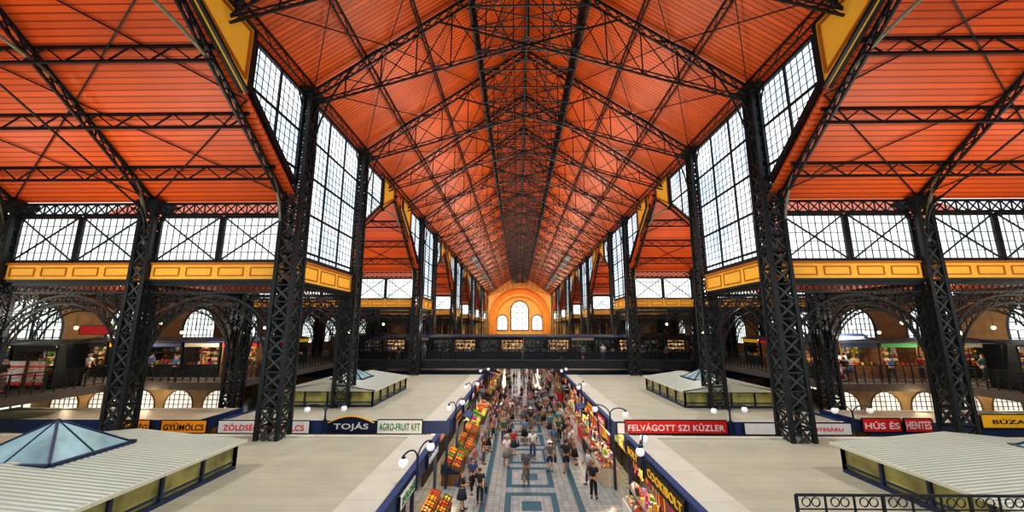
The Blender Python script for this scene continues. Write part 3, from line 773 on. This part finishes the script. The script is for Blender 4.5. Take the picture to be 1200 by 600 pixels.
hl = MB(); hl.ball((0,0,0), .2, WARMG, 12, 8); HLG = hl.build('hanging_globe', True)
hl = MB(); hl.tube([(0,0,.16),(0,0,1.4)], .02, IRON, 6); HLR = hl.build('hanging_rod')
hp = [(29,22),(22.1,27.5),(29,27.5),(15,34),(15,24),(22.1,36),(27,31),(20.5,31),(25.4,27),(19.8,27.8),(31,27),(13.5,38),(23.6,28.2),(27.4,22.8),(31.4,22.8),(20.8,34),(24,32),(26.3,28.3),(30.2,28.3),(21.2,28.3)]
for sx in (-1, 1):
    for i, (x, y) in enumerate(hp):
        o = ob('hanging_globe_lamp', HLG, (sx*x, y, 7.7+.35*(i % 3)), label='warm glowing globe lamp hanging under the arches', cat='lamp', group='hanging globe lamps', scale=(.6,.6,.6))
        ob('hanging_rod', HLR, parent=o)

# aisle stands
def fruit_stand_mesh(L, c):
    mb = MB(); mb.box(-.45,.45,-L/2,L/2,0,.55,WOOD)
    mb.hexa([(.5,-L/2,.55),(.5,L/2,.55),(-.5,L/2,.55),(-.5,-L/2,.55),(.5,-L/2,.62),(.5,L/2,.62),(-.5,L/2,1.05),(-.5,-L/2,1.05)], c)
    return mb.build('fruit_stand')
SLP = .43
FS = [fruit_stand_mesh(2.7, c) for c in (TGRN, WOOD, BLUE2)]
bk = MB(); bk.box(-.05,.05,-1.5,1.5,0,2.5,DARK); bk.box(.05,.3,-1.5,1.5,1.3,1.34,WOOD); bk.box(.05,.3,-1.5,1.5,1.8,1.84,WOOD); bk.box(.05,.08,-1.4,1.4,1.34,2.4,SHOPG); BK = bk.build('back_shelf')
def rot_goods(seed):
    rnd = random.Random(seed); mb = MB()
    for z in (1.34, 1.84):
        y = -1.45
        while y < 1.3:
            w = rnd.uniform(.08,.22); mb.box(.09,.28,y,y+w,z,z+rnd.uniform(.2,.4),rnd.choice(GOODS)); y += w+.02
    return mb.build('boxes')
RG = [rot_goods(i) for i in range(3)]
def awning_mesh(c):
    mb = MB(); mb.hexa([(0,-.9,2.6),(0,.9,2.6),(.5,.9,2.42),(.5,-.9,2.42),(0,-.9,2.65),(0,.9,2.65),(.5,.9,2.47),(.5,-.9,2.47)], c)
    mb.box(.47,.51,-.9,.9,2.28,2.46,c)
    for k in range(6): y = -.9+k*.3; mb.box(.465,.515,y,y+.15,2.22,2.29,c)
    for y in (-.8, .8): mb.bar((.02,y,2.3),(.46,y,2.42),.03,METAL)
    return mb.build('awning')
AW = [awning_mesh(BLUE2), awning_mesh(BLUE)]
def dcounter(front, seed):
    mb = MB(); mb.box(-.45,.45,-1.35,1.35,0,.85,front); mb.box(.45,.47,-1.3,1.3,.1,.2,METAL)
    g = MB(); g.box(-.35,.4,-1.3,1.3,.86,.9,METAL)
    for y in (-1.33, 0, 1.33): g.bar((.42,y,.85),(.2,y,1.35),.03,METAL); g.bar((.2,y,1.35),(-.4,y,1.35),.03,METAL)
    g.bar((.2,-1.35,1.35),(.2,1.35,1.35),.04,METAL); g.box(-.4,.15,-1.35,1.35,1.35,1.37,METAL)
    rnd = random.Random(seed); h = MB()
    for i in range(110): h.ball((rnd.uniform(-.25,.33), rnd.uniform(-1.28,1.28), .94), rnd.uniform(.03,.07), rnd.choice(GOODS[:3]+[GOODS[7],GOODS[0],GOODS[4],CREAM]), 6, 4, (1,1.6,.7))
    h2 = MB()
    for i in range(34):
        y = rnd.uniform(-1.3,1.2); x = rnd.uniform(-.38,.05); h2.box(x, x+.1, y, y+rnd.uniform(.06,.16), 1.37, 1.37+rnd.uniform(.08,.3), rnd.choice(GOODS+[CREAM, DARK]))
    s_ = MB()
    for i in range(20): y = -1.25+i*.128; s_.tube([(-.1,y,2.5),(-.1,y,2.5-rnd.uniform(.3,.6))], .03, rnd.choice([GOODS[0],GOODS[7],GOODS[6],GOODS[2]]), 6)
    s_.bar((-.1,-1.35,2.5),(-.1,1.35,2.5),.03,METAL)
    return mb.build('counter'), g.build('case'), h.build('meat'), s_.build('sausages'), h2.build('top_goods')
DC = [dcounter(c, i) for i, c in enumerate((WHITE, TREAD, DARK, CREAM))]
DCN = ['white', 'red', 'dark', 'cream']
crate = MB()
for z in (.02, .1, .18):
    for (a, b_) in (((-.2,-.24),(.2,-.24)),((.2,-.24),(.2,.24)),((.2,.24),(-.2,.24)),((-.2,.24),(-.2,-.24))): crate.bar((a[0],a[1],z),(b_[0],b_[1],z),.02,WOOD,.06)
crate.box(-.2,.2,-.24,.24,0,.02,WOOD); CRATE = crate.build('crate')
FR = []
for nm, c, sc, r in (('orange',(.95,.32,.01),(1,1,1),.065),('red_apple',(.75,.03,.02),(1,1,.9),.06),('lemon',(.9,.7,.04),(1,1.3,1),.055),('green_pepper',(.1,.4,.05),(1,1,1.2),.062),('tomato',(.85,.06,.02),(1,1,.85),.06),('peach',(.9,.4,.12),(1,1,1),.06)):
    f = MB(); f.ball((0,0,0), r, pm(nm+'_skin', c, .4, 0, .1), 10, 7, sc); st = MB(); st.tube([(0,0,r*sc[2]*.9),(0.005,0,r*sc[2]*.9+.02)], .006, TGRN, 5)
    FR.append((nm, f.build(nm, True), st.build('stem'), r))
def heap(seed):
    rnd = random.Random(seed); mb = MB()
    for i in range(8):
        for r in range(3):
            m = rnd.choice(GOODS[:5]+[GOODS[6], GOODS[3], CREAM, GOODS[1], DARK])
            sz = rnd.uniform(.035, .07)
            for k in range(12):
                x = .33-r*.33+rnd.uniform(-.13,.13); y = -1.15+i*.33+rnd.uniform(-.13,.13); z = .6+(.5-x)*SLP+.05+rnd.uniform(0,.09)
                mb.ball((x,y,z), sz, m, 6, 4)
    for k in range(9):
        y = rnd.uniform(-1.2,1.2); mb.box(-.49,-.4,y,y+.16,1.05,1.05+rnd.uniform(.15,.5),rnd.choice(GOODS+[DARK,CREAM]))
    return mb.build('heap')
HP = [heap(i) for i in range(5)]
nf = 0; slope = math.atan(SLP)
left_y = [13.9, 17.2, 23.4, 26.7, 30.0, 33.3, 36.6, 39.9]+[47.5+i*3.3 for i in range(6)]+[71+i*3.3 for i in range(6)]
for i, y in enumerate(left_y):
    xs = -3.95-(.2 if i % 3 == 2 else 0)
    o = ob('fruit_stand', FS[i % 3], (xs, y, 0), label='sloping %s greengrocer stand beside the aisle' % ('green-topped', 'wooden', 'dark blue')[i % 3], cat='market stand', group='fruit stands')
    b2 = ob('back_shelf', BK, (-5.55, y, 0), label='dark shop shelving behind the stand', cat='shelving', group='stall shelving')
    ob('packaged_goods', RG[i % 3], parent=b2, kind='stuff')
    if i % 3 == 0 and 2 < i < 14: ob('stall_awning', AW[i % 2], (-4.12, y+.2, 0), 0, label='dark blue stall awning over the goods', cat='awning', group='stall awnings')
    if 1 <= i <= 4:
        for k in range(5):
            for r in range(2):
                x = xs+.25-r*.48; yy = y-1.06+k*.53; z = .63+(.5-(.25-r*.48))*SLP
                ob('produce_crate', CRATE, (x, yy, z), rotf=(0, slope, 0), label='slatted wooden crate on the greengrocer stand', cat='crate', group='produce crates')
                kind = FR[random.randrange(6)]
                for q in range(7):
                    if nf >= 290: break
                    dx = (-.12, 0, .12, -.12, .12, 0, .03)[q]; dy = (-.15, -.13, -.15, .1, .11, .15, 0)[q]; dz = .13 if q < 6 else .2
                    fo = ob(kind[0], kind[1], (x+dx, yy+dy, z+dz-SLP*dx+.02), label='%s piled in a market crate' % kind[0].replace('_', ' '), cat='fruit' if kind[0] != 'green_pepper' else 'vegetable', group=kind[0].replace('_',' ')+'s on the stands')
                    ob('stem', kind[2], parent=fo); nf += 1
    else:
        ob('produce_heap', HP[i % 5], (xs, y, 0), label='colourful heap of fruit and vegetables on a stand', cat='produce', kind='stuff')
for i, y in enumerate(left_y):
    D = DC[(i*3+1) % 4]
    o = ob('deli_counter', D[0], (4.1+(.2 if i % 3 == 1 else 0), y, 0), math.pi, label='%s deli counter with steel display case' % DCN[(i*3+1) % 4], cat='counter', group='deli counters')
    ob('display_case', D[1], parent=o); ob('meat_display', D[2], parent=o, kind='stuff'); ob('hanging_sausages', D[3], parent=o, kind='stuff'); ob('counter_goods', D[4], parent=o, kind='stuff')
    b2 = ob('back_shelf', BK, (5.55, y, 0), math.pi, label='dark shop shelving behind the counter', cat='shelving', group='stall shelving')
    ob('packaged_goods', RG[(i+1) % 3], parent=b2, kind='stuff')
    if i % 3 == 1 and 2 < i < 14: ob('stall_awning', AW[(i+1) % 2], (4.12, y-.2, 0), math.pi, label='dark blue stall awning over the goods', cat='awning', group='stall awnings')

# people
def skin(name, V, E, R, root=0, sub=1):
    me = bpy.data.meshes.new(name); me.from_pydata(V, E, []); o = bpy.data.objects.new(name, me); COL.objects.link(o)
    o.modifiers.new('Skin', 'SKIN'); sm = o.modifiers.new('Sub', 'SUBSURF'); sm.levels = sub; sm.render_levels = sub
    for i, sv in enumerate(me.skin_vertices[0].data):
        r = R[i]; sv.radius = (r, r); sv.use_root = (i == root)
    dg = bpy.context.evaluated_depsgraph_get(); dg.update()
    out = bpy.data.meshes.new_from_object(o.evaluated_get(dg)); bpy.data.objects.remove(o)
    for p in out.polygons: p.use_smooth = True
    return out
def person_parts(pose, female=False, shorts=False):
    la, ra, ll, rl = pose
    shw = .175 if female else .195
    V = [(0,0,.96),(0,0,1.12),(0,0,1.31),(0,.005,1.45),(0,-.005,1.53),(0,-.015,1.60),(0,-.005,1.67),(0,-.105,1.60),(0,-.08,1.53)]
    R = [.125,.115,.14,.052,.068,.088,.068,.013,.02]
    E = [(0,1),(1,2),(2,3),(3,4),(4,5),(5,6),(5,7),(4,8)]
    def add(p, r, par): V.append(p); R.append(r); E.append((par, len(V)-1)); return len(V)-1
    J = {}
    for sg, (ey, wy, wz) in ((-1, la), (1, ra)):
        s1 = add((sg*shw,0,1.41), .055, 2); e = add((sg*(shw+.05),ey,1.16), .042, s1); w = add((sg*(shw+.03),wy,wz), .027, e)
        d = (Vector(V[w])-Vector(V[e])).normalized(); pl = Vector(V[w])+d*.07; p = add(tuple(pl), .032, w)
        J[sg] = (s1, e, w, p)
        for k, (oy, ln) in enumerate(((-.028,.07),(-.01,.08),(.01,.075),(.027,.06))):
            a = pl+d*.035+Vector((0,oy,0)); f1 = add(tuple(a), .010, p); add(tuple(a+d*ln*.5+Vector((-sg*.012,0,0))), .009, f1)
        th = pl+d*(-.02)+Vector((-sg*.02,-.035,0)); f1 = add(tuple(th), .011, p); add(tuple(th+d*.04+Vector((0,-.02,0))), .009, f1)
        add((sg*.085,0,1.60), .016, 5)
    for sg, (ky, ay, az) in ((-1, ll), (1, rl)):
        h = add((sg*.09,0,.88), .088, 0); k = add((sg*.1,ky,.5), .058, h); c = add((sg*.1,(ky*.6+ay*.4)+.015,.38+az*.3), .055, k); a = add((sg*.1,ay,.09+az), .038, c); t_ = add((sg*.115,ay-.15,.04+az*.6), .034, a)
        J['l%d' % sg] = (h, k, a)
    body = skin('person_body', V, E, R)
    SV = [V[0],V[1],V[2],(0,.005,1.42)]; SR = [.152,.142,.165,.088]; SE = [(0,1),(1,2),(2,3)]
    for sg in (-1, 1):
        s1, e, w, p = J[sg]; SV.append(V[s1]); SR.append(.08); SE.append((2, len(SV)-1))
        q = Vector(V[s1]).lerp(Vector(V[e]), .75); SV.append(tuple(q)); SR.append(.068); SE.append((len(SV)-2, len(SV)-1))
    shirt = skin('shirt', SV, SE, SR)
    TV = [(0,0,.99),(0,0,.93)]; TR = [.145,.14]; TE_ = [(0,1)]
    for sg in (-1, 1):
        h, k, a = J['l%d' % sg]; TV.append(V[h]); TR.append(.11); TE_.append((1, len(TV)-1))
        TV.append(V[k]); TR.append(.085); TE_.append((len(TV)-2, len(TV)-1))
        if not shorts: q = Vector(V[k]).lerp(Vector(V[a]), .85); TV.append(tuple(q)); TR.append(.068); TE_.append((len(TV)-2, len(TV)-1))
    tr = skin('trousers', TV, TE_, TR, 1)
    h = MB(); h.ball((0,.018,1.645), .1, WOOD, 12, 8, (.95,1.02,.95))
    if female: h.tube([(0,.06,1.66),(0,.1,1.55),(0,.09,1.4)], [.08,.085,.04], WOOD, 8)
    hm = h.build('hair', True)
    bm = bmesh.new(); bm.from_mesh(hm)
    bmesh.ops.delete(bm, geom=[v for v in bm.verts if v.co.y < -.02 and v.co.z < 1.655], context='VERTS'); bm.to_mesh(hm); bm.free()
    sk = None
    if female and shorts:
        s2 = MB(); s2.tube([(0,0,1.0),(0,0,.85),(0,0,.52)], [.15,.19,.26], WOOD, 14); sk = s2.build('skirt', True)
    sh = []
    for sg in (-1, 1):
        a = Vector(V[J['l%d' % sg][2]]); m_ = MB(); m_.ball((a.x+sg*.01, a.y-.06, max(.045, a.z-.045)), .05, TBLK, 10, 6, (.95,2.5,.85)); sh.append(m_.build('shoe', True))
    ev = MB(); ev.ball((0,-.088,1.615), .012, TBLK, 6, 4)
    return body, shirt, tr, hm, sk, sh, ev.build('eye')
poses = [((0,-.04,.9),(0,-.04,.9),(-.01,0,0),(0,.02,0)),
         ((.12,.02,.94),(-.1,-.22,.97),(-.14,-.18,0),(.05,.3,.06)),
         ((-.1,-.24,.99),(.1,.02,.93),(.04,.28,.06),(-.13,-.16,0)),
         ((.02,-.25,1.15),(0,-.04,.9),(-.02,-.03,0),(.02,.05,0)),
         ((.02,-.22,1.2),(.02,-.24,1.18),(0,0,0),(-.05,-.1,0))]
PP = []
for i, p in enumerate(poses):
    PP.append(person_parts(p, False, False)); PP.append(person_parts(p, True, i % 2 == 0))
    if i < 3: PP.append(person_parts(p, False, True))
skins = [pm('skin_tone', c, .5, 0, .05) for c in ((.50,.28,.19),(.38,.21,.13),(.56,.34,.24))]
hairs = [pm('hair_tone', c, .6, 0, .2) for c in ((.02,.015,.01),(.07,.035,.02),(.22,.13,.06),(.26,.25,.24))]
tops = [pm('cloth_top', c, .8, 0, .08) for c in ((.62,.64,.65),(.02,.02,.025),(.03,.06,.18),(.35,.03,.03),(.10,.2,.36),(.3,.24,.17),(.04,.11,.05),(.4,.17,.2),(.09,.09,.11),(.12,.13,.16),(.06,.2,.22),(.025,.025,.03))]
topn = ['white','black','navy blue','red','light blue','beige','green','pink','grey','charcoal','teal','black']
bots = [pm('cloth_bottom', c, .8, 0, .08) for c in ((.02,.03,.06),(.012,.012,.015),(.16,.13,.09),(.05,.075,.15),(.2,.19,.18))]
botn = ['dark blue','black','tan','denim','grey']
for P in PP:
    for me in (P[0], P[1], P[2]): me.materials.clear(); me.materials.append(skins[0])
def omat(o, m):
    o.material_slots[0].link = 'OBJECT'; o.material_slots[0].material = m
walkers = {3, 4, 5, 6, 7, 8}
bagm = MB(); bagm.box(-.06,.06,-.16,.16,-.3,0,TBLK); bagm.tube([(0,-.1,0),(0,-.06,.11),(0,.06,.11),(0,.1,0)], .012, TBLK, 6); BAG = bagm.build('bag')
bp = MB(); bp.ball((0,.2,1.22), .17, BLUE, 10, 7, (.85,.55,1.3)); bp.ball((0,.29,1.12), .1, BLUE, 8, 6, (.9,.4,.9))
for sg in (-1, 1): bp.poly([(sg*.11,.12,1.4),(sg*.12,-.02,1.49),(sg*.12,-.15,1.38),(sg*.13,-.14,1.15),(sg*.13,.1,1.06)], .03, TBLK)
BPK = bp.build('backpack', True)
ht = MB(); ht.tube([(0,.01,1.69),(0,.01,1.70)], [.17,.16], WOOD, 14); ht.tube([(0,.01,1.70),(0,.01,1.78),(0,.01,1.79)], [.1,.085,.04], WOOD, 14); HAT = ht.build('hat')
HATM = [CREAM, TBLK, WHITE, TBLK]
HAT.materials.clear(); HAT.materials.append(CREAM)
def person(x, y, r, i, ti=None, bi=None, z=0, near=False):
    P = PP[i % len(PP)]; ti = random.randrange(12) if ti is None else ti; bi = random.randrange(5) if bi is None else bi
    sc = random.uniform(.9, 1.04)
    w = 'skirt' if P[4] else 'trousers'
    o = ob('person', P[0], (x, y, z), r, label='person %s in %s top and %s %s' % ('walking' if i % 13 in walkers else 'standing', topn[ti], botn[bi], w), cat='person', group='shoppers', scale=(sc*random.uniform(.95,1.15),sc,sc))
    omat(o, random.choice(skins))
    omat(ob('shirt', P[1], parent=o), tops[ti]); omat(ob('hair', P[3], parent=o), random.choice(hairs))
    if P[4]: omat(ob('skirt', P[4], parent=o), bots[bi])
    else: omat(ob('trousers', P[2], parent=o), bots[bi])
    for s_ in P[5]: ob('shoe', s_, parent=o)
    if random.random() < .1: omat(ob('hat', HAT, parent=o), random.choice(HATM))
    if near:
        for sg in (-1, 1): ob('eye', P[6], (sg*.032, 0, 0), parent=o)
    if random.random() < .16 and z == 0 and y < 50:
        ob('backpack', BPK, (x, y, z), r, label='dark blue backpack worn by a shopper', cat='bag', group='backpacks', scale=(sc,sc,sc))
placed = []
def put(x, y, *a, **k):
    if any((x-p[0])**2+(y-p[1])**2 < .4 for p in placed): return False
    placed.append((x, y)); person(x, y, *a, **k); return True
for (x, y, r, i, ti, bi) in ((-2.4,19.9,3.0,0,1,0),(-2.9,21.2,.5,3,2,1),(-.2,22.2,3.1,4,8,2),(1.2,24.2,3.2,2,9,0),(2.1,24.0,3.0,5,1,1),(-1.3,25.0,.2,7,0,4),(.3,26.5,0,6,0,3),(3.0,20.6,2.6,9,1,1),
                           (-.9,27.2,.1,1,3,0),(1.7,27.4,0,8,4,2),(-2.7,25.4,1.7,10,1,3),(2.7,27,4.7,11,0,0),(-3.0,23.2,1.6,4,7,0),(-3.15,19.3,1.6,12,1,0),(3.1,22.4,4.7,6,0,3),(-3.1,22.1,1.5,9,4,2)):
    put(x, y, r, i, ti, bi, near=True)
for (x, y) in ((-2.1,19.9),(1.5,24.2),(-.6,27.2)):
    ob('handbag', BAG, (x, y, .82), 0, label='small black bag carried by a shopper', cat='bag', group='carried bags')
n = 0; tries = 0
while n < 78 and tries < 5000:
    tries += 1
    if random.random() < .4:
        sx = random.choice((-1, 1)); n += put(sx*random.uniform(2.5, 3.1), 25+19*random.random(), sx*-R90+math.pi+random.uniform(-.5,.5), random.randrange(13))
    else: n += put(random.choice((-1,1))*2.8*random.random()**.8, 28+20*random.random()**.9, random.uniform(0, 2*math.pi) if random.random() < .4 else random.choice((0,math.pi))+random.uniform(-.5,.5), random.randrange(13))
n = 0
while n < 60: n += put(random.uniform(-3.2, 3.2), random.uniform(49, 105), random.uniform(0, 6.28), random.randrange(13))
for k in range(14): put(random.uniform(-16, 16), random.uniform(44.1, 44.6), random.choice((0,math.pi)), random.randrange(13), z=GZ)
for sx in (-1, 1):
    for k in range(8): put(sx*random.uniform(20, 31), random.uniform(26.9, 27.8), random.choice((0,math.pi)), random.randrange(13), z=GZ)
    for k in range(5): put(sx*random.uniform(27.3, 29), random.uniform(14, 21.5), random.uniform(0,6.28), random.randrange(13), z=GZ)

# lights
w = bpy.data.worlds.new('World'); S.world = w; w.use_nodes = True
bg = w.node_tree.nodes['Background']; bg.inputs[0].default_value = (.88, .94, 1, 1); bg.inputs[1].default_value = 1.05
def area(x, y, z, sx, sy, e, col=(1,.97,.9)):  # added upward fill, no visible fixture, brightens the orange ceilings
    l = bpy.data.lights.new('area', 'AREA'); l.shape = 'RECTANGLE'; l.size = sx; l.size_y = sy; l.energy = e; l.color = col
    o = bpy.data.objects.new('ceiling_fill_light', l); COL.objects.link(o); o.location = (x, y, z); o.rotation_euler = (math.pi, 0, 0)
for y, e in ((24, 520), (36, 700), (52, 900), (70, 1100), (90, 1300), (115, 1400)): area(0, y, 13, 5, 8, e)
for sx in (-1, 1): area(sx*19, 12.5, 8.8, 8, 5, 380); area(sx*17, 34, 8.8, 6, 8, 450); area(sx*17, 58, 8.8, 6, 8, 450)
def spot(x, y, z, e, ang=130, col=(.95,.99,1), rot=(0,0,0)):  # added downward fill, cool to counter the orange bounce on roofs and floor
    l = bpy.data.lights.new('spot', 'SPOT'); l.energy = e; l.color = col; l.shadow_soft_size = .12; l.spot_size = math.radians(ang); l.spot_blend = .7
    o = bpy.data.objects.new('down_fill_light', l); COL.objects.link(o); o.location = (x, y, z); o.rotation_euler = rot
for y in (12, 24, 36, 50, 66, 84, 104): spot(0, y, 22, 5300)
for sx in (-1, 1):
    spot(sx*17, 11, 15.5, 2200); spot(sx*15, 33, 15, 1800)
def point(x, y, z, e, col=(1,.7,.4), r=.1):  # added point fill for stalls, galleries, bridge and end wall, no fixture
    l = bpy.data.lights.new('lamp', 'POINT'); l.energy = e; l.color = col; l.shadow_soft_size = r
    o = bpy.data.objects.new('fill_point_light', l); COL.objects.link(o); o.location = (x, y, z)
for sx in (-1, 1):
    for y in (17, 24, 30, 37): point(sx*4.6, y, 2.6, 210)
    point(sx*22, 21, 8.4, 330, (1,.92,.8)); point(sx*29, 14, 9.5, 380, (1,.92,.8)); point(sx*22, 27.4, 7.4, 260, (1,.82,.6)); point(sx*28, 27.4, 7.4, 260, (1,.82,.6)); point(sx*24, 25.6, 3.8, 60, (1,.8,.5)); point(sx*29, 25.6, 3.8, 60, (1,.8,.5))
    point(sx*10, 44.8, 8.2, 110, (.85,.93,1))
    point(sx*6, 133, 13, 3000, (1,.8,.45))

# camera
cam = bpy.data.cameras.new('Camera'); co = bpy.data.objects.new('Camera', cam); COL.objects.link(co)
cam.sensor_width = 36; cam.lens = 460/1200*36; cam.clip_end = 500
co.location = (-.6, 0, 8); co.rotation_euler = (math.radians(90+10.47), 0, math.radians(.87)); S.camera = co
